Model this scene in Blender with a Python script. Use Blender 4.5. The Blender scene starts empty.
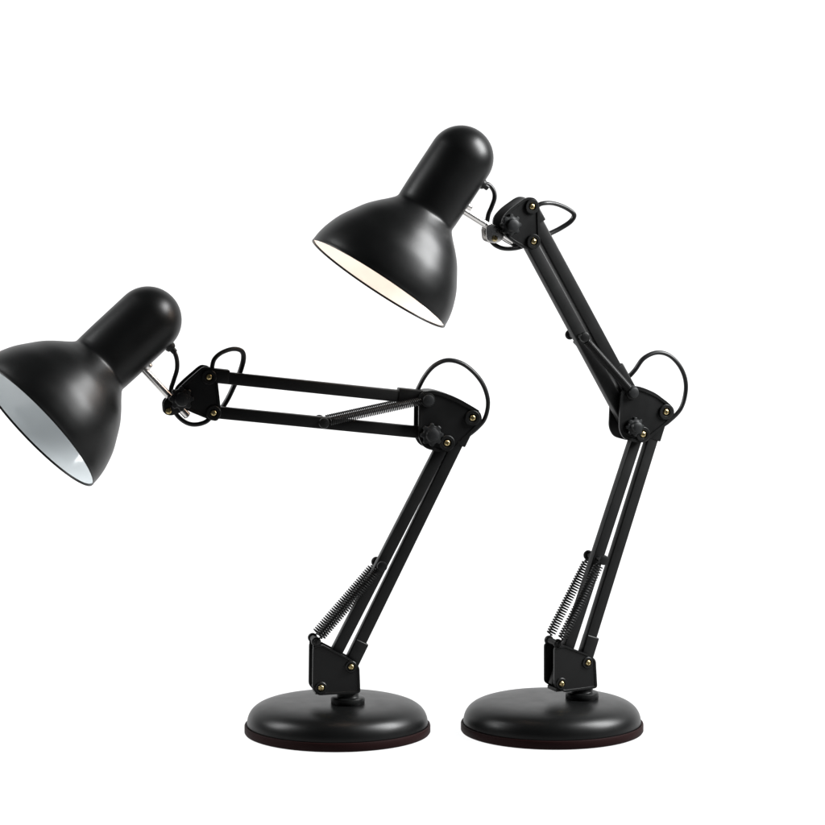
import bpy, bmesh, math, random
from mathutils import Vector, Matrix

random.seed(4)
SC = bpy.context.scene
COL = SC.collection
R = math.radians
V = Vector

# ------------------------------------------------------------------ camera
PITCH = R(6.0)
DIST = 3.0
CAM_H = 0.6397
CAM = V((0.0, -DIST * math.cos(PITCH), CAM_H))
FWD = V((0, math.cos(PITCH), -math.sin(PITCH)))
UP = V((0, math.sin(PITCH), math.cos(PITCH)))
RIGHT = V((1, 0, 0))
cd = bpy.data.cameras.new("camera")
cd.sensor_width = 36.0
cd.lens = 36.0 * DIST / 0.825
cd.clip_start = 0.05
cd.clip_end = 100
cam = bpy.data.objects.new("camera", cd)
COL.objects.link(cam)
cam.location = CAM
cam.rotation_euler = (math.pi / 2 - PITCH, 0, 0)
SC.camera = cam

# ------------------------------------------------------------------ world, lights, exposure
w = bpy.data.worlds.new("World")
SC.world = w
w.use_nodes = True
bg = w.node_tree.nodes["Background"]
bg.inputs["Color"].default_value = (0.9, 0.95, 1.0, 1)
bg.inputs["Strength"].default_value = 0.06
SC.view_settings.view_transform = 'Standard'
SC.view_settings.look = 'None'
SC.view_settings.exposure = 0.0
SC.view_settings.gamma = 1.0


def area(name, loc, target, sx, sy, radiance, color=(1, 1, 1)):
    l = bpy.data.lights.new(name, 'AREA')
    l.shape = 'RECTANGLE'
    l.size, l.size_y = sx, sy
    l.energy = radiance * math.pi * sx * sy
    l.color = color
    o = bpy.data.objects.new(name, l)
    COL.objects.link(o)
    o.location = loc
    o.rotation_euler = (V(target) - V(loc)).to_track_quat('-Z', 'Y').to_euler()
    return o


# two studio softboxes in front, left and right
area("softbox_light", (1.5, -0.12, 1.4), (0, 0, 0.3), 0.8, 1.1, 62.0, (0.985, 0.995, 1.0))
area("softbox_light", (-1.4, 0.0, 1.05), (0, 0, 0.1), 0.5, 0.9, 26.0, (0.985, 0.995, 1.0))
# light panels added under and behind the sweep to keep it white and shadowless
area("added_table_light", (0, 0.3, -0.35), (0, 0.3, 1), 4.4, 3.6, 1.08)
area("added_backdrop_light", (0, 2.0, 0.7), (0, 0, 0.7), 4.4, 3.4, 1.12)


# ------------------------------------------------------------------ materials
def mat(name, color, rough=0.5, metal=0.0, spec=0.5, bump=0.0, bscale=900.0, rvar=0.0, coat=0.0):
    m = bpy.data.materials.new(name)
    m.use_nodes = True
    nt = m.node_tree
    b = nt.nodes["Principled BSDF"]
    b.inputs["Base Color"].default_value = (*color, 1)
    b.inputs["Roughness"].default_value = rough
    b.inputs["Metallic"].default_value = metal
    b.inputs["Specular IOR Level"].default_value = spec
    b.inputs["Coat Weight"].default_value = coat
    tc = nt.nodes.new("ShaderNodeTexCoord")
    if rvar:
        n = nt.nodes.new("ShaderNodeTexNoise")
        n.inputs["Scale"].default_value = 45
        n.inputs["Detail"].default_value = 5
        nt.links.new(tc.outputs["Object"], n.inputs["Vector"])
        mr = nt.nodes.new("ShaderNodeMapRange")
        mr.inputs["From Min"].default_value = 0.3
        mr.inputs["From Max"].default_value = 0.7
        mr.inputs["To Min"].default_value = rough - rvar
        mr.inputs["To Max"].default_value = rough + rvar
        nt.links.new(n.outputs["Fac"], mr.inputs["Value"])
        nt.links.new(mr.outputs["Result"], b.inputs["Roughness"])
    if bump:
        n = nt.nodes.new("ShaderNodeTexNoise")
        n.inputs["Scale"].default_value = bscale
        n.inputs["Detail"].default_value = 3
        nt.links.new(tc.outputs["Object"], n.inputs["Vector"])
        bp = nt.nodes.new("ShaderNodeBump")
        bp.inputs["Strength"].default_value = bump
        bp.inputs["Distance"].default_value = 0.0004
        nt.links.new(n.outputs["Fac"], bp.inputs["Height"])
        nt.links.new(bp.outputs["Normal"], b.inputs["Normal"])
    return m


M = {
    'paint': mat('satin_black_paint', (0.0018, 0.0019, 0.0019), 0.365, 0, 0.15, 0.05, 1200, 0.025),
    'bar': mat('powder_coated_bar', (0.0034, 0.0035, 0.0035), 0.44, 0, 0.16, 0.10, 1600, 0.04),
    'plastic': mat('black_plastic', (0.0026, 0.0027, 0.0027), 0.40, 0, 0.18, 0.10, 1100, 0.05),
    'knob': mat('grey_black_knob', (0.0045, 0.005, 0.0053), 0.45, 0, 0.22, 0.08, 900, 0.04),
    'spring': mat('blackened_spring', (0.003, 0.003, 0.003), 0.4, 0, 0.16),
    'cable': mat('black_cable_sheath', (0.004, 0.0041, 0.0043), 0.38, 0, 0.26, 0.06, 700, 0.04),
    'rubber': mat('rubber_rim_reflected_red', (0.0062, 0.0012, 0.0012), 0.6, 0, 0.06, 0.1, 1000, 0.04),  # red reflection of a table put into the rim colour
    'chrome': mat('chrome', (0.56, 0.545, 0.53), 0.24, 1.0, 0.5, 0.03, 500, 0.04),
    'brass': mat('brass_screw', (0.40, 0.32, 0.16), 0.32, 1.0, 0.5, 0.1, 1500, 0.06),
    'enamel': mat('white_enamel', (0.61, 0.645, 0.66), 0.13, 0, 0.5, 0.02, 300, 0.03),
    'socket': mat('porcelain_socket', (0.6, 0.58, 0.55), 0.4, 0, 0.5),
    'glass': mat('frosted_bulb', (0.8, 0.8, 0.78), 0.35, 0, 0.5),
}
lit = bpy.data.materials.new('lit_bulb')
lit.use_nodes = True
_b = lit.node_tree.nodes["Principled BSDF"]
_b.inputs["Base Color"].default_value = (0.8, 0.75, 0.6, 1)
_b.inputs["Emission Color"].default_value = (1.0, 0.695, 0.525, 1)
_b.inputs["Emission Strength"].default_value = 10.0
M['lit'] = lit

tab = bpy.data.materials.new('translucent_white_table')
tab.use_nodes = True
nt = tab.node_tree
nt.nodes.remove(nt.nodes["Principled BSDF"])
out = nt.nodes["Material Output"]
tr = nt.nodes.new("ShaderNodeBsdfTranslucent")
tr.inputs["Color"].default_value = (0.9, 0.9, 0.9, 1)
df = nt.nodes.new("ShaderNodeBsdfDiffuse")
df.inputs["Color"].default_value = (0.9, 0.9, 0.9, 1)
mx = nt.nodes.new("ShaderNodeMixShader")
mx.inputs[0].default_value = 0.08
nt.links.new(tr.outputs[0], mx.inputs[1])
nt.links.new(df.outputs[0], mx.inputs[2])
nt.links.new(mx.outputs[0], out.inputs["Surface"])


# ------------------------------------------------------------------ mesh helpers
def link(name, bm, material, parent=None, ang=35):
    bmesh.ops.recalc_face_normals(bm, faces=bm.faces)
    lim = R(ang)
    for f in bm.faces:
        f.smooth = True
    for e in bm.edges:
        if len(e.link_faces) == 2 and e.calc_face_angle(0) > lim:
            e.smooth = False
    me = bpy.data.meshes.new(name)
    bm.to_mesh(me)
    bm.free()
    me.materials.append(material)
    o = bpy.data.objects.new(name, me)
    COL.objects.link(o)
    if parent:
        o.parent = parent
    return o


def frame(axis):
    a = axis.normalized()
    t = V((0, 0, 1)) if abs(a.z) < 0.9 else V((1, 0, 0))
    x = a.cross(t).normalized()
    y = a.cross(x).normalized()
    return x, y, a


def lathe(bm, prof, o, axis, seg=64, closed=False):
    """prof: (radius, t) along axis from o; radius 0 closes with a pole"""
    x, y, a = frame(axis)
    rings = []
    for r, t in prof:
        c = o + a * t
        if r <= 1e-7:
            rings.append([bm.verts.new(c)])
        else:
            rings.append([bm.verts.new(c + (x * math.cos(k * 2 * math.pi / seg) + y * math.sin(k * 2 * math.pi / seg)) * r)
                          for k in range(seg)])
    n = len(rings)
    for i in range(n if closed else n - 1):
        A, B = rings[i], rings[(i + 1) % n]
        for k in range(seg):
            k2 = (k + 1) % seg
            if len(A) == 1 and len(B) == 1:
                continue
            if len(A) == 1:
                bm.faces.new((A[0], B[k], B[k2]))
            elif len(B) == 1:
                bm.faces.new((A[k], A[k2], B[0]))
            else:
                bm.faces.new((A[k], A[k2], B[k2], B[k]))


def spline(pts, n=8):
    """Catmull-Rom through 3D points"""
    P = [pts[0] * 2 - pts[1]] + list(pts) + [pts[-1] * 2 - pts[-2]]
    res = []
    for i in range(1, len(P) - 2):
        for k in range(n):
            t = k / n
            a, b, c, d = P[i - 1], P[i], P[i + 1], P[i + 2]
            res.append(0.5 * ((2 * b) + (c - a) * t + (2 * a - 5 * b + 4 * c - d) * t * t + (3 * b - a - 3 * c + d) * t ** 3))
    res.append(P[-2].copy())
    return res


def smooth2d(pts, n=6):
    return spline(pts, n)


def tube(bm, path, rx, ry=None, seg=10, side=None):
    """swept elliptical section; side = direction of the rx half-axis (kept as constant as possible)"""
    ry = ry or rx
    rings = []
    n = len(path)
    prev = None
    for i, p in enumerate(path):
        t = (path[min(i + 1, n - 1)] - path[max(i - 1, 0)]).normalized()
        if prev is None:
            s = side if side is not None else frame(t)[0]
        else:
            s = prev
        s = (s - t * s.dot(t)).normalized()
        prev = s
        u = t.cross(s)
        rings.append([bm.verts.new(p + s * rx * math.cos(k * 2 * math.pi / seg) + u * ry * math.sin(k * 2 * math.pi / seg))
                      for k in range(seg)])
    for i in range(n - 1):
        for k in range(seg):
            k2 = (k + 1) % seg
            bm.faces.new((rings[i][k], rings[i][k2], rings[i + 1][k2], rings[i + 1][k]))
    bm.faces.new(list(reversed(rings[0])))
    bm.faces.new(rings[-1])


def prism(bm, poly, y0, y1, bev=0.0006, inset=0.0, depth=0.0):
    """poly: list of (x, z) in the lamp's plane, extruded from y0 (front) to y1; optional recessed front panel"""
    vs = [bm.verts.new((p[0], y0, p[1])) for p in poly]
    ve = [bm.verts.new((p[0], y1, p[1])) for p in poly]
    n = len(poly)
    f0 = bm.faces.new(vs)
    f1 = bm.faces.new(list(reversed(ve)))
    sides = []
    for i in range(n):
        j = (i + 1) % n
        sides.append(bm.faces.new((vs[j], vs[i], ve[i], ve[j])))
    bmesh.ops.recalc_face_normals(bm, faces=[f0, f1] + sides)
    if inset:
        bmesh.ops.inset_region(bm, faces=[f0], thickness=inset, depth=0)
        bmesh.ops.inset_region(bm, faces=[f0], thickness=0.0006, depth=-depth)
    if bev:
        es = list({e for f in (f1,) for e in f.edges} | {e for s in sides for e in s.edges if e.verts[0] in vs and e.verts[1] in vs})
        bmesh.ops.bevel(bm, geom=es, offset=bev, segments=2, affect='EDGES', profile=0.5)


def roundpoly(pts, r, n=4):
    """round each corner of a 2D polygon"""
    outp = []
    m = len(pts)
    for i in range(m):
        p = V((*pts[i], 0))
        a = V((*pts[i - 1], 0)) - p
        b = V((*pts[(i + 1) % m], 0)) - p
        rr = min(r, a.length * 0.45, b.length * 0.45)
        s, e = p + a.normalized() * rr, p + b.normalized() * rr
        for k in range(n + 1):
            t = k / n
            q = s * (1 - t) ** 2 + p * 2 * t * (1 - t) + e * t * t
            outp.append((q.x, q.y))
    return outp


def beam(bm, p, q, wid, dep, bev=0.0012, e0=0.0, e1=0.0):
    """square tube from p to q (points in one plane of constant y), overhanging by e0/e1"""
    d = (q - p).normalized()
    n = V((-d.z, 0, d.x))
    a, b = p - d * e0, q + d * e1
    y = V((0, 1, 0))
    vs = []
    for c in (a, b):
        for s, t in ((-1, -1), (1, -1), (1, 1), (-1, 1)):
            vs.append(bm.verts.new(c + n * s * wid / 2 + y * t * dep / 2))
    F = [(0, 1, 2, 3), (7, 6, 5, 4), (0, 4, 5, 1), (1, 5, 6, 2), (2, 6, 7, 3), (3, 7, 4, 0)]
    fs = [bm.faces.new([vs[i] for i in f]) for f in F]
    bmesh.ops.recalc_face_normals(bm, faces=fs)
    es = list({e for f in fs for e in f.edges})
    bmesh.ops.bevel(bm, geom=es, offset=bev, segments=3, affect='EDGES', profile=0.5)


FRONT = V((0, -1, 0))


def cyl(bm, c, axis, r, h, bev=0.0006, seg=32):
    lathe(bm, [(0, 0), (r - bev, 0), (r, bev), (r, h - bev), (r - bev * 0.3, h - bev * 0.3), (r - bev, h), (0, h)], c, axis, seg)


def screw_bm(c, axis, r, rot=0.5, h=0.0022):
    """pan head with a cross recess, seen from the tip of axis"""
    bm = bmesh.new()
    x, y, a = frame(axis)
    wv, lg = r * 0.14, r * 0.58
    cross = [(lg, -wv), (lg, wv), (wv, wv), (wv, lg), (-wv, lg), (-wv, wv), (-lg, wv), (-lg, -wv), (-wv, -wv), (-wv, -lg), (wv, -lg), (wv, -wv)]

    def pt(u, v, t):
        cs, sn = math.cos(rot), math.sin(rot)
        return c + x * (u * cs - v * sn) + y * (u * sn + v * cs) + a * t
    angs = [math.atan2(v, u) for u, v in cross]
    top = [bm.verts.new(pt(u, v, h * 0.98)) for u, v in cross]
    bot = [bm.verts.new(pt(u * 0.8, v * 0.8, h * 0.25)) for u, v in cross]
    rings = [top]
    for rr, t in ((0.7, 0.95), (0.92, 0.72), (1.0, 0.4), (1.0, -0.3)):
        rings.append([bm.verts.new(pt(r * rr * math.cos(g), r * rr * math.sin(g), h * t)) for g in angs])
    for A, B in zip(rings[:-1], rings[1:]):
        for k in range(12):
            bm.faces.new((A[k], A[(k + 1) % 12], B[(k + 1) % 12], B[k]))
    for k in range(12):
        bm.faces.new((top[(k + 1) % 12], top[k], bot[k], bot[(k + 1) % 12]))
    bm.faces.new(bot)
    return bm


def boss(bm, c, axis, ro, ri, h):
    lathe(bm, [(ri, -0.0005), (ri, h - 0.0005), (ri + 0.0004, h), (ro - 0.0006, h), (ro, h - 0.0006), (ro, -0.0005)], c, axis, 40)


def knob_bm(c, axis, r, h):
    """lobed clamp knob with a domed hub"""
    bm = bmesh.new()
    x, y, a = frame(axis)
    seg, lobes = 96, 8
    prof = [(0.30, 0.0, 0), (0.92, 0.0, 1), (1.0, 0.07, 1), (1.0, 0.42, 1), (0.93, 0.5, 1), (0.72, 0.52, 0.3), (0.66, 0.54, 0), (0.64, 0.84, 0),
            (0.58, 0.94, 0), (0.40, 1.0, 0), (0.2, 1.02, 0)]
    rings = []
    for rr, t, lob in prof:
        ring = []
        for k in range(seg):
            g = k * 2 * math.pi / seg
            m = 1 + lob * 0.11 * math.tanh(2.2 * math.cos(lobes * g))
            ring.append(bm.verts.new(c + (x * math.cos(g) + y * math.sin(g)) * r * rr * m + a * h * t))
        rings.append(ring)
    for A, B in zip(rings[:-1], rings[1:]):
        for k in range(seg):
            bm.faces.new((A[k], A[(k + 1) % seg], B[(k + 1) % seg], B[k]))
    bm.faces.new(rings[-1])
    bm.faces.new(list(reversed(rings[0])))
    return bm


def spring_bm(p, q, r, wire, pitch, lead0=0.0055, lead1=0.0055):
    bm = bmesh.new()
    d = (q - p)
    L = d.length
    d.normalize()
    x, y, a = frame(d)
    l = L - lead0 - lead1
    turns = max(4, round(l / pitch))
    N = turns * 16
    path = []
    # hooked leads that curl round the pins
    for k in range(7):
        g = math.pi * (1.25 - k / 6 * 1.0)
        path.append(p + a * (0.0036 * math.cos(g)) + x * (0.0036 * math.sin(g)))
    for k in range(N + 1):
        g = 2 * math.pi * k / 16
        env = min(1, (k + 4) / 16, (N - k + 4) / 16)
        path.append(p + a * (lead0 + l * k / N) + (x * math.cos(g) + y * math.sin(g)) * r * env)
    for k in range(7):
        g = math.pi * (0.75 - k / 6 * 1.0)
        path.append(q + a * (0.0036 * math.cos(g + math.pi / 2 - 0.8)) + x * (0.0036 * math.sin(g + math.pi / 2 - 0.8)))
    tube(bm, path, wire, seg=6)
    return bm


# ------------------------------------------------------------------ the setting: a white sweep, made translucent for the added light panels
def sweep():
    prof = [(-0.62, 0.0), (0.7, 0.0)]
    for k in range(1, 13):
        g = k / 12 * math.pi / 2
        prof.append((0.7 + 0.55 * math.sin(g), 0.55 - 0.55 * math.cos(g)))
    prof.append((1.25, 1.9))
    bm = bmesh.new()
    A = [bm.verts.new((-1.7, y, z)) for y, z in prof]
    B = [bm.verts.new((1.7, y, z)) for y, z in prof]
    for i in range(len(prof) - 1):
        bm.faces.new((A[i], A[i + 1], B[i + 1], B[i]))
    o = link("table_surface", bm, tab)
    o['kind'] = 'structure'
    return o


sweep()


# ------------------------------------------------------------------ the lamp
def ray(px, py):
    return FWD * DIST + RIGHT * (px - 412.5) * 0.001 + UP * (412.5 - py) * 0.001


def ground(px, py, z=0.0):
    d = ray(px, py)
    t = (z - CAM.z) / d.z
    return CAM + d * t


def make_lamp(S):
    base_c = ground(*S['base'])
    yaw = R(S['yaw'])
    root = bpy.data.objects.new("desk_lamp", None)
    COL.objects.link(root)
    root.empty_display_size = 0.05
    root.location = base_c
    root.rotation_euler = (0, 0, yaw)
    root['label'] = S['label']
    root['category'] = 'desk lamp'
    root['group'] = 'pair of black desk lamps'
    inv = Matrix.Rotation(-yaw, 3, 'Z')

    k = S['scale']
    TOP = 0.0345 * k
    col_l = inv @ (ground(*S['collar'], z=TOP) - base_c)     # where the post stands on the base
    y0 = col_l.y
    c0 = inv @ (CAM - base_c)

    def P(p, wmm=0.0):
        """a measured point carried into the lamp's own frame, at depth wmm from its arm plane"""
        d = inv @ ray(*p)
        y = y0 + wmm * 0.001
        t = (y - c0.y) / d.y
        return c0 + d * t

    def Q(p, wm, wmm):
        """measured on plane wm, placed on plane wmm"""
        q = P(p, wm)
        return V((q.x, y0 + wmm * 0.001, q.z))

    def poly(pts, wm):
        return [(q.x, q.z) for q in (P(p, wm) for p in pts)]
    mm = 0.001 * k

    # --- base: domed steel foot with a rubber skirt
    bm = bmesh.new()
    prof = [(0.0895, 0.004), (0.0912, 0.0085), (0.0914, 0.0115), (0.0907, 0.0160), (0.0888, 0.0207), (0.0855, 0.0249), (0.0805, 0.0284),
            (0.0740, 0.0309), (0.0660, 0.0326), (0.0560, 0.0336), (0.043, 0.0342), (0.02, 0.0345), (0, 0.0345)]
    pp = smooth2d([V((a * k, b * k, 0)) for a, b in prof], 4)
    lathe(bm, [(max(q.x, 0), q.y) for q in pp[:-1]] + [(0, TOP)], V((0, 0, 0)), V((0, 0, 1)), 128)
    base = link("base", bm, M['paint'], root)
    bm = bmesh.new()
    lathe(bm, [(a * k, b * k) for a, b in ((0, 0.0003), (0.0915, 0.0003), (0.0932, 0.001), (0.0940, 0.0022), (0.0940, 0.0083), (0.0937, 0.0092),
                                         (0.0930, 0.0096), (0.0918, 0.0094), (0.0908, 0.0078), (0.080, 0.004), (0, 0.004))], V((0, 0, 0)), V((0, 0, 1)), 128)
    link("rim", bm, M['rubber'], base)['label'] = "rubber rim round the foot with a red table reflection painted in"

    # --- swivel collar and post
    bm = bmesh.new()
    c = V((col_l.x, col_l.y, TOP))
    lathe(bm, [(q * mm, t * mm) for q, t in ((0, -1), (16.2, -1), (17, 0.2), (17.1, 5), (16.6, 6.2), (15.4, 6.8), (11.6, 7.0), (11.2, 7.6),
                                             (11.2, 14), (0, 14))], c, V((0, 0, 1)), 48)
    link("swivel_collar", bm, M['plastic'], root)

    # --- base bracket: two cheeks joined by a back wall and floor
    GB = S['gap_base']
    cheek = roundpoly(poly(S['bracket'], -GB), 0.003, 4)
    bm = bmesh.new()
    prism(bm, cheek, y0 - GB * mm, y0 - (GB - 3) * mm, 0.0007, 0.0018, 0.0009)
    prism(bm, cheek, y0 + (GB - 3) * mm, y0 + GB * mm, 0.0007)
    xs = [p[0] for p in cheek]
    zs = [p[1] for p in cheek]
    x0, x1, z0 = min(xs), max(xs), min(zs)
    prism(bm, [(x0 + 0.0035, z0 + 0.0006), (x1 - 0.002, z0 + 0.0006), (x1 - 0.002, z0 + 0.004), (x0 + 0.0035, z0 + 0.004)],
          y0 - (GB - 2.6) * mm, y0 + (GB - 2.6) * mm, 0)
    prism(bm, [(x0 + 0.010, z0 + 0.0045), (x0 + 0.013, z0 + 0.0045), (x0 + 0.013, z0 + 0.038), (x0 + 0.010, z0 + 0.038)],
          y0 - (GB - 2.6) * mm, y0 + (GB - 2.6) * mm, 0)
    a0, b0 = Q(S['A0'], -GB, 0), Q(S['B0'], -GB, 0)
    for p in (a0, b0):
        boss(bm, V((p.x, y0 - (GB - 0.9) * mm, p.z)), FRONT, 6.2 * mm, 3.6 * mm, 1.4 * mm)
        cyl(bm, V((p.x, y0 + (GB - 2) * mm, p.z)), FRONT, 3.0 * mm, 2 * (GB - 2) * mm)
    hook = Q(S['hook'], -GB, 0)
    # lug that carries the spring hooks
    cyl(bm, V((hook.x, y0 + (GB + 1.5) * mm, hook.z)), FRONT, 3.2 * mm, (2 * GB + 3) * mm)
    for s in (-1, 1):
        cyl(bm, V((hook.x, y0 + s * (GB - 2.4) * mm + 2.2 * mm, hook.z)), FRONT, 4.8 * mm, 4.4 * mm, 0.0012)
        prism(bm, [(hook.x - 3.2 * mm, hook.z - 0.012), (hook.x + 4.6 * mm, hook.z - 0.012), (hook.x + 4.6 * mm, hook.z), (hook.x - 3.2 * mm, hook.z)],
              y0 + s * (GB - 2.4) * mm - 1.2 * mm, y0 + s * (GB - 2.4) * mm + 1.2 * mm, 0)
    br = link("base_bracket", bm, M['plastic'], root)
    for i, p in enumerate((a0, b0)):
        link("screw", screw_bm(V((p.x, y0 - (GB - 0.4) * mm, p.z)), FRONT, 3.0 * mm, 0.5 + i), M['brass'], br, 50)

    # --- the two lower bars
    GE = S['gap_elbow']
    a1, b1 = Q(S['A1'], -GE, 0), Q(S['B1'], -GE, 0)
    BW, BD = 11.9 * mm, 9.6 * mm
    for p, q, gd in ((a0, a1, False), (b0, b1, True)):
        bm = bmesh.new()
        beam(bm, p, q, BW, BD, 0.0012, 0.004, 0.005)
        bar = link("arm_bar", bm, M['bar'], root)
        if gd:
            d = (q - p).normalized()
            for s0, s1 in ((0.002, 0.027), (-0.030, -0.001)):
                bm = bmesh.new()
                pa = (p if s0 > 0 else q) + d * s0
                pb = (p if s0 > 0 else q) + d * s1
                off = V((d.z, 0, -d.x)) * 0.0014
                beam(bm, pa + off, pb + off, BW + 2.4 * mm, BD + 1.6 * mm, 0.0012)
                link("cable_guide", bm, M['plastic'], bar)

    # --- elbow plates
    elbow = roundpoly(poly(S['elbow'], -GE), 0.005, 4)
    ej, ep = Q(S['eknob'], -GE - 4, 0), Q(S['epin'], -GE, 0)
    plates = []
    for s in (-1, 1):
        bm = bmesh.new()
        if s < 0:
            prism(bm, elbow, y0 - GE * mm, y0 - (GE - 3.2) * mm, 0.0008, 0.0028, 0.0012)
            for p in (a1, b1):
                boss(bm, V((p.x, y0 - (GE - 1.2) * mm, p.z)), FRONT, 7.8 * mm, 4.2 * mm, 2.6 * mm)
                cyl(bm, V((p.x, y0 + (GE - 2) * mm, p.z)), FRONT, 3.4 * mm, 2 * (GE - 2) * mm)
            cyl(bm, V((ep.x, y0 - (GE - 1.2) * mm, ep.z)), FRONT, 7.2 * mm, 1.8 * mm, 0.0005)
            cyl(bm, V((ep.x, y0 + (GE + 2) * mm, ep.z)), FRONT, 3.2 * mm, (2 * GE + 4) * mm)
        else:
            prism(bm, elbow, y0 + (GE - 3.2) * mm, y0 + GE * mm, 0.0008)
        pl = link("elbow_plate", bm, M['plastic'], root)
        plates.append(pl)
    # curved spacer wall along the upper back edge of the elbow
    web = S['web']
    wp = [V((q.x, 0, q.z)) for q in (P(p, -GE) for p in web)]
    wp = smooth2d(wp, 5)
    inner = []
    for i, p in enumerate(wp):
        t = (wp[min(i + 1, len(wp) - 1)] - wp[max(i - 1, 0)]).normalized()
        inner.append(p + V((-t.z, 0, t.x)) * -0.0024)
    ring = [(p.x, p.z) for p in wp] + [(p.x, p.z) for p in reversed(inner)]
    bm = bmesh.new()
    prism(bm, ring, y0 - (GE - 3.0) * mm, y0 + (GE - 3.0) * mm, 0)
    link("elbow_cover", bm, M['plastic'], root)
    for i, p in enumerate((a1, b1)):
        link("screw", screw_bm(V((p.x, y0 - (GE - 0.6) * mm, p.z)), FRONT, 3.2 * mm, 0.2 + i * 1.3, 2.4 * mm), M['brass'], plates[0], 50)
    link("spring_pin", (lambda b: (cyl(b, V((ep.x, y0 - (GE + 0.4) * mm, ep.z)), FRONT, 5.6 * mm, 4.5 * mm, 0.0014), b)[1])(bmesh.new()),
         M['knob'], plates[0])
    link("clamp_knob", knob_bm(V((ej.x, y0 - (GE - 0.4) * mm, ej.z)), FRONT, S['kr'] * mm, 11 * mm), M['knob'], root)

    # --- the two upper bars
    GH = S['gap_head']
    h0, h1 = Q(S['H0'], -GH, 0), Q(S['H1'], -GH, 0)        # upper and lower head screws
    for p, q, gd in ((h0, ep, True), (h1, ej, False)):
        bm = bmesh.new()
        beam(bm, p, q, S['bar_up'] * mm, 11 * mm, 0.0012, 0.003, 0.004)
        bar = link("arm_bar", bm, M['bar'], root)
        if gd:
            d = (q - p).normalized()
            for s0, s1 in ((0.002, 0.021), (-0.029, 0.003)):
                bm = bmesh.new()
                pa = (p if s0 > 0 else q) + d * s0
                pb = (p if s0 > 0 else q) + d * s1
                off = V((-d.z, 0, d.x)) * 0.0015
                beam(bm, pa + off, pb + off, S['bar_up'] * mm + 1.8 * mm, 11 * mm + 1.4 * mm, 0.0014)
                link("cable_guide", bm, M['plastic'], bar)

    # --- springs and their pins
    def spring_pair(p_lo, p_hi, wd, rad, wire, pitch, pin_at_hi=True, pin_at_lo=False):
        for s in (-1, 1):
            off = V((0, s * wd * mm, 0))
            link("spring", spring_bm(p_lo + off, p_hi + off, rad * mm, wire * mm, pitch * mm), M['spring'], root, 60)
        for flag, p in ((pin_at_hi, p_hi), (pin_at_lo, p_lo)):
            if flag:
                bm = bmesh.new()
                wd2 = wd + 3.2
                cyl(bm, V((p.x, y0 + wd2 * mm, p.z)), FRONT, 2.6 * mm, 2 * wd2 * mm)
                for s in (-1, 1):
                    cc = V((p.x, y0 + s * wd2 * mm, p.z))
                    cyl(bm, cc - V((0, s * 0.8 * mm, 0)), V((0, s, 0)), 5.2 * mm, 4.0 * mm, 0.0013)
                link("spring_pin", bm, M['plastic'], root)

    lp = Q(S['lpin'], -S['ws_low'] - 4, 0)
    lh = hook
    spring_pair(lh, lp, S['ws_low'], 4.5, 0.76, S['pitch_low'])
    up_ = Q(S['upin'], -S['ws_up'] - 4, 0)
    spring_pair(up_, ep, S['ws_up'], 3.7, 0.68, S['pitch_up'], False, True)

    # --- head bracket
    headp = roundpoly(poly(S['head'], -GH), 0.006, 5)
    heads = []
    for s in (-1, 1):
        bm = bmesh.new()
        if s < 0:
            prism(bm, headp, y0 - GH * mm, y0 - (GH - 3) * mm, 0.0008, 0.0024, 0.001)
            for p in (h0, h1):
                boss(bm, V((p.x, y0 - (GH - 1.0) * mm, p.z)), FRONT, 7.4 * mm, 3.9 * mm, 2.4 * mm)
                cyl(bm, V((p.x, y0 + (GH - 2) * mm, p.z)), FRONT, 3.2 * mm, 2 * (GH - 2) * mm)
        else:
            prism(bm, headp, y0 + (GH - 3) * mm, y0 + GH * mm, 0.0008)
        heads.append(link("head_plate", bm, M['plastic'], root))
    for i, p in enumerate((h0, h1)):
        link("screw", screw_bm(V((p.x, y0 - (GH - 0.6) * mm, p.z)), FRONT, 3.1 * mm, 0.9 + i * 0.7, 2.3 * mm), M['brass'], heads[0], 50)
    hk = Q(S['hknob'], -GH - 4, 0)
    link("clamp_knob", knob_bm(V((hk.x, y0 - (GH - 0.4) * mm, hk.z)), FRONT, S['hkr'] * mm, 11 * mm), M['knob'], root)

    # --- chrome rod, its clamp and the stub on the shade
    r0, r1 = P(S['rod0'], 0), P(S['rod1'], 0)
    bm = bmesh.new()
    d = (r1 - r0).normalized()
    L = (r1 - r0).length
    rr = 3.7 * mm
    lathe(bm, [(0, -0.008), (rr, -0.008), (rr, L - 0.0008), (rr - 0.0008, L), (0, L)], r0, d, 24)
    bm2 = bm
    x, y, a = frame(d)
    rod = link("rod", bm2, M['chrome'], root)
    bm = bmesh.new()
    stub = P(S['stub'], 0)
    lathe(bm, [(0, -0.008), (4.4 * mm, -0.007), (4.4 * mm, -0.001), (3.6 * mm, 0.0006), (0, 0.0010)], stub, (stub - P(S['stub_in'], 0)), 20)
    link("rod_mount", bm, M['chrome'], root)
    bm = bmesh.new()
    cp = roundpoly(poly(S['clamp'], -6), 0.004, 4)
    for s in (-1, 1):
        prism(bm, cp, y0 + (s * 5.6 - 0.8) * mm, y0 + (s * 5.6 + 0.8) * mm, 0.0003)
    rv = Q(S['rivet'], -6, 0)
    cyl(bm, V((rv.x, y0 + 5 * mm, rv.z)), FRONT, 2.2 * mm, 10 * mm)
    cl = link("rod_clamp", bm, M['chrome'] if S['clamp_chrome'] else M['plastic'], root)
    link("rivet", screw_bm(V((rv.x, y0 - 6.2 * mm, rv.z)), FRONT, 3.2 * mm, 0.3, 2.0 * mm), M['brass'], cl, 50)

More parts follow.
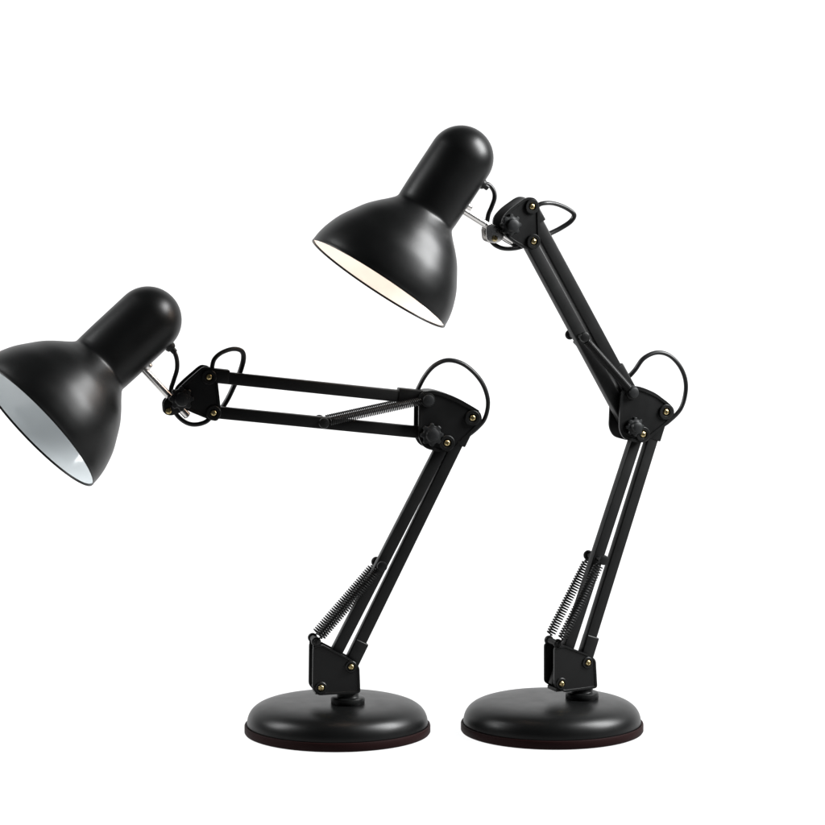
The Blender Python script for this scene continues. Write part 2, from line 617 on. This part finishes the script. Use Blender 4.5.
    # --- power cable (flat twin flex, seen in its three loops)
    for pts in S['cable']:
        path = spline([P((x_, y_), w_) for x_, y_, w_ in pts], 10)
        bm = bmesh.new()
        tube(bm, path, 2.9 * mm, 2.25 * mm, 14, V((0, 1, 0.25)).normalized())
        link("power_cable", bm, M['cable'], root, 60)

    # --- shade: bell, neck and rounded cap in one spun shell, white inside
    capc = P(S['cap'], 0)
    sx, sy, toward = S['axis']
    n = math.hypot(sx, sy)
    al = math.sqrt(1 - toward * toward)
    dw = RIGHT * (sx / n * al) - UP * (sy / n * al) - FWD * toward
    open_d = inv @ dw                                       # from cap to mouth
    s = 0.001 * S['shade_scale']
    H = 150
    nr = 32.4
    outer = []
    for i in range(15):                                     # cap quarter circle
        g = i / 14 * math.pi / 2
        outer.append((nr * math.sin(g), -nr * math.cos(g)))
    outer += [(nr, 20), (nr, 45), (nr - 0.3, 60), (nr - 0.5, 64.5)]
    bell = [(32.6, 66.8), (34.6, 69.6), (39.6, 75), (46.6, 82), (54.4, 91), (61.6, 102), (69.2, 115), (74.6, 129), (77.2, 140), (78.0, 148.5)]
    bs = smooth2d([V((a_, b_, 0)) for a_, b_ in [(nr - 0.5, 64.5)] + bell], 4)[1:]
    outer += [(q.x, q.y) for q in bs]
    lip = [(78.3, 149.6), (78.2, 150.4), (77.5, 150.6), (76.9, 150.0), (76.8, 148.5)]
    inner_black = [(76.5, 146.5)]
    bm = bmesh.new()
    lathe(bm, [(max(q, 0) * s, t * s) for q, t in [(0, -nr)] + outer[1:] + lip + inner_black], capc, open_d, 128)
    shade = link("shade", bm, M['paint'], root, 40)
    # white reflector lining
    lin = []
    for q, t in reversed(outer):
        if t > 0:
            lin.append((q - 1.5, t - 0.4))
    lin[0] = (76.55, 148.6)
    lin.append((28, 1.0))
    lin.append((0, 1.0))
    bm = bmesh.new()
    lathe(bm, [(q * s, t * s) for q, t in lin], capc, open_d, 128)
    link("reflector", bm, M['enamel'], shade)['label'] = "white enamelled inside of the shade"
    # socket and bulb up inside the neck
    bm = bmesh.new()
    lathe(bm, [(q * s, t * s) for q, t in ((0, 1.5), (19, 1.5), (19, 46), (17.5, 48), (0, 48))], capc, open_d, 32)
    link("socket", bm, M['socket'], shade)
    bm = bmesh.new()
    bp = [(13, 46), (13, 52), (15, 60), (20, 72), (25.5, 84), (28, 95), (27, 106), (22.5, 115.5), (14, 121), (0, 123)]
    lathe(bm, [(q * s, t * s) for q, t in [(0, 46)] + bp], capc, open_d, 32)
    link("bulb", bm, M['lit'] if S['lit'] else M['glass'], shade)
    # cable grommet on the neck
    g0 = P(S['grommet'], 0)
    tt = (g0 - capc).dot(open_d.normalized())
    foot = capc + open_d.normalized() * tt
    rad = (g0 - foot).normalized()
    bm = bmesh.new()
    lathe(bm, [(0, -0.004), (5.4 * mm, -0.004), (5.4 * mm, 0.002), (4.4 * mm, 0.004), (3.2 * mm, 0.0045), (2.9 * mm, 0.0085), (0, 0.0085)],
          foot + rad * nr * s, rad, 24)
    link("grommet", bm, M['plastic'], shade)
    return root


LEFT = dict(
    label="black desk lamp with level upper arm and switched off shade, left of the pair",
    lit=False, bar_up=11.8, base=(337.5, 733), collar=(347.8, 703.0), yaw=11.0, scale=1.0, shade_scale=1.02,
    gap_base=13.5, gap_elbow=13.5, gap_head=12.0,
    bracket=[(313, 647), (322, 644.5), (352, 660), (359.5, 667), (360.5, 693), (318, 695.5), (312.5, 689)],
    A0=(321, 688), B0=(351, 667), hook=(316.5, 642),
    A1=(447, 443), B1=(472.5, 418),
    elbow=[(419, 394), (428, 390.5), (440, 392), (456, 398.5), (471, 406.5), (481, 412), (482.5, 423), (462, 443), (454, 451.5), (440, 452.5), (424, 448), (418.5, 438)],
    web=[(424, 391.5), (436, 391), (456, 397.5), (471, 405.5), (480, 411)],
    eknob=(432, 435), epin=(428, 400), kr=10.5,
    H0=(209, 377), H1=(213.5, 413),
    lpin=(382, 566.5), ws_low=11.5, pitch_low=2.5,
    upin=(324, 423), ws_up=10.5, pitch_up=1.9,
    head=[(200, 369), (204, 366.5), (211, 367.5), (217, 374), (221.5, 415), (217, 421.5), (210, 420), (189, 411.5), (177, 404), (176, 391), (186, 381)],
    hknob=(181.5, 399), hkr=11.0,
    rod0=(146.5, 372), rod1=(188, 416.5), stub=(150, 367.5), stub_in=(141, 360), clamp_chrome=False,
    clamp=[(163, 402), (169, 396), (182, 402), (182, 412), (171, 416), (164, 414)], rivet=(168.5, 411),
    cable=[
        [(166, 346, 0), (172.5, 349.5, 0), (176.5, 358, 0), (177, 369, 1), (173.5, 381, 2), (171, 390, 3), (172, 404, 4), (177, 415, 2), (186, 422.5, 0), (196, 424.5, 0),
         (207, 421, 2), (214, 412, 4)],
        [(211.5, 380, 0), (212, 368, 0), (214.5, 359, 0), (222, 352.5, 3), (233, 349, 7), (241.5, 351, 10), (243.5, 358.5, 12), (240, 372, 14), (233, 388, 15), (226.5, 401, 15), (218, 414, 13)],
        [(412, 402, 9), (417.5, 390, 7), (425, 376, 4), (434.5, 365.5, 2), (447, 360.3, 0), (461, 363, -1), (473.5, 372, -1), (483.5, 385.5, 0), (488, 402, 1), (485, 418, 2), (477, 428, 3), (466, 437, 4)],
    ],
    cap=(148, 320), axis=(-0.715, 0.70, 0.28), grommet=(172, 349),
)

RIGHT_LAMP = dict(
    label="black desk lamp with raised upper arm and glowing warm shade, right of the pair",
    lit=True, bar_up=13.4, base=(552, 731), collar=(582, 698.0), yaw=23.0, scale=0.985, shade_scale=0.985,
    gap_base=13.0, gap_elbow=13.0, gap_head=12.0,
    bracket=[(554.5, 647.5), (565, 645.5), (590, 655), (596, 660), (597.5, 688), (564, 692.5), (554.5, 686)],
    A0=(561.6, 684), B0=(588, 663), hook=(559, 644),
    A1=(643, 434.4), B1=(666, 412),
    elbow=[(621, 392), (631, 386), (643, 388), (657, 394), (669, 403), (674.5, 409), (674, 417), (667, 425), (654, 435), (647, 442), (638, 443), (624, 439), (619.5, 430)],
    web=[(626, 388), (634, 386.3), (643, 387.5), (657, 393.5), (669, 402.5)],
    eknob=(635.5, 427), epin=(632.5, 392.5), kr=9.0,
    H0=(532, 206.5), H1=(533.5, 241.5),
    lpin=(603.7, 560), ws_low=13.5, pitch_low=2.75,
    upin=(584.5, 337), ws_up=12.5, pitch_up=1.45,
    head=[(524, 199), (529, 197), (535, 198), (539.5, 204), (540.5, 242), (534, 250), (526, 249.5), (511, 241), (503, 233), (501.5, 219), (510, 209)],
    hknob=(511.5, 225), hkr=10.0,
    rod0=(466.5, 212.5), rod1=(513, 241.5), stub=(470, 208), stub_in=(461, 202), clamp_chrome=True,
    clamp=[(486, 228), (491, 223), (503, 229), (504, 239), (496, 244), (487, 241)], rivet=(494.5, 238.5),
    cable=[
        [(482, 184, 0), (488.5, 184.5, 0), (493.5, 190.5, 0), (494.5, 198, 0), (491.5, 207, 2), (488, 216, 3), (487, 230, 5), (492, 242, 3), (500, 247.5, 0), (510, 248.8, 0), (522, 246.5, 2), (530, 240, 4)],
        [(533, 214, 0), (538, 205.5, 0), (546, 203, 0), (556, 204, 4), (567, 208.5, 8), (574, 214.5, 10), (570.5, 221.5, 12), (560, 228.5, 14), (550, 233.5, 14), (540, 239, 12)],
        [(615, 384, 8), (626.7, 378, 6), (634.5, 370.5, 3), (643.5, 358.5, 1), (656, 352.7, 0), (668.5, 355, -1), (679, 365, -1), (685, 378.5, 0), (685.5, 393, 1), (680.5, 409, 2), (669, 421, 3), (660, 427, 4)],
    ],
    cap=(461, 158), axis=(-0.548, 0.839, 0.08), grommet=(485, 186),
)

make_lamp(LEFT)
make_lamp(RIGHT_LAMP)
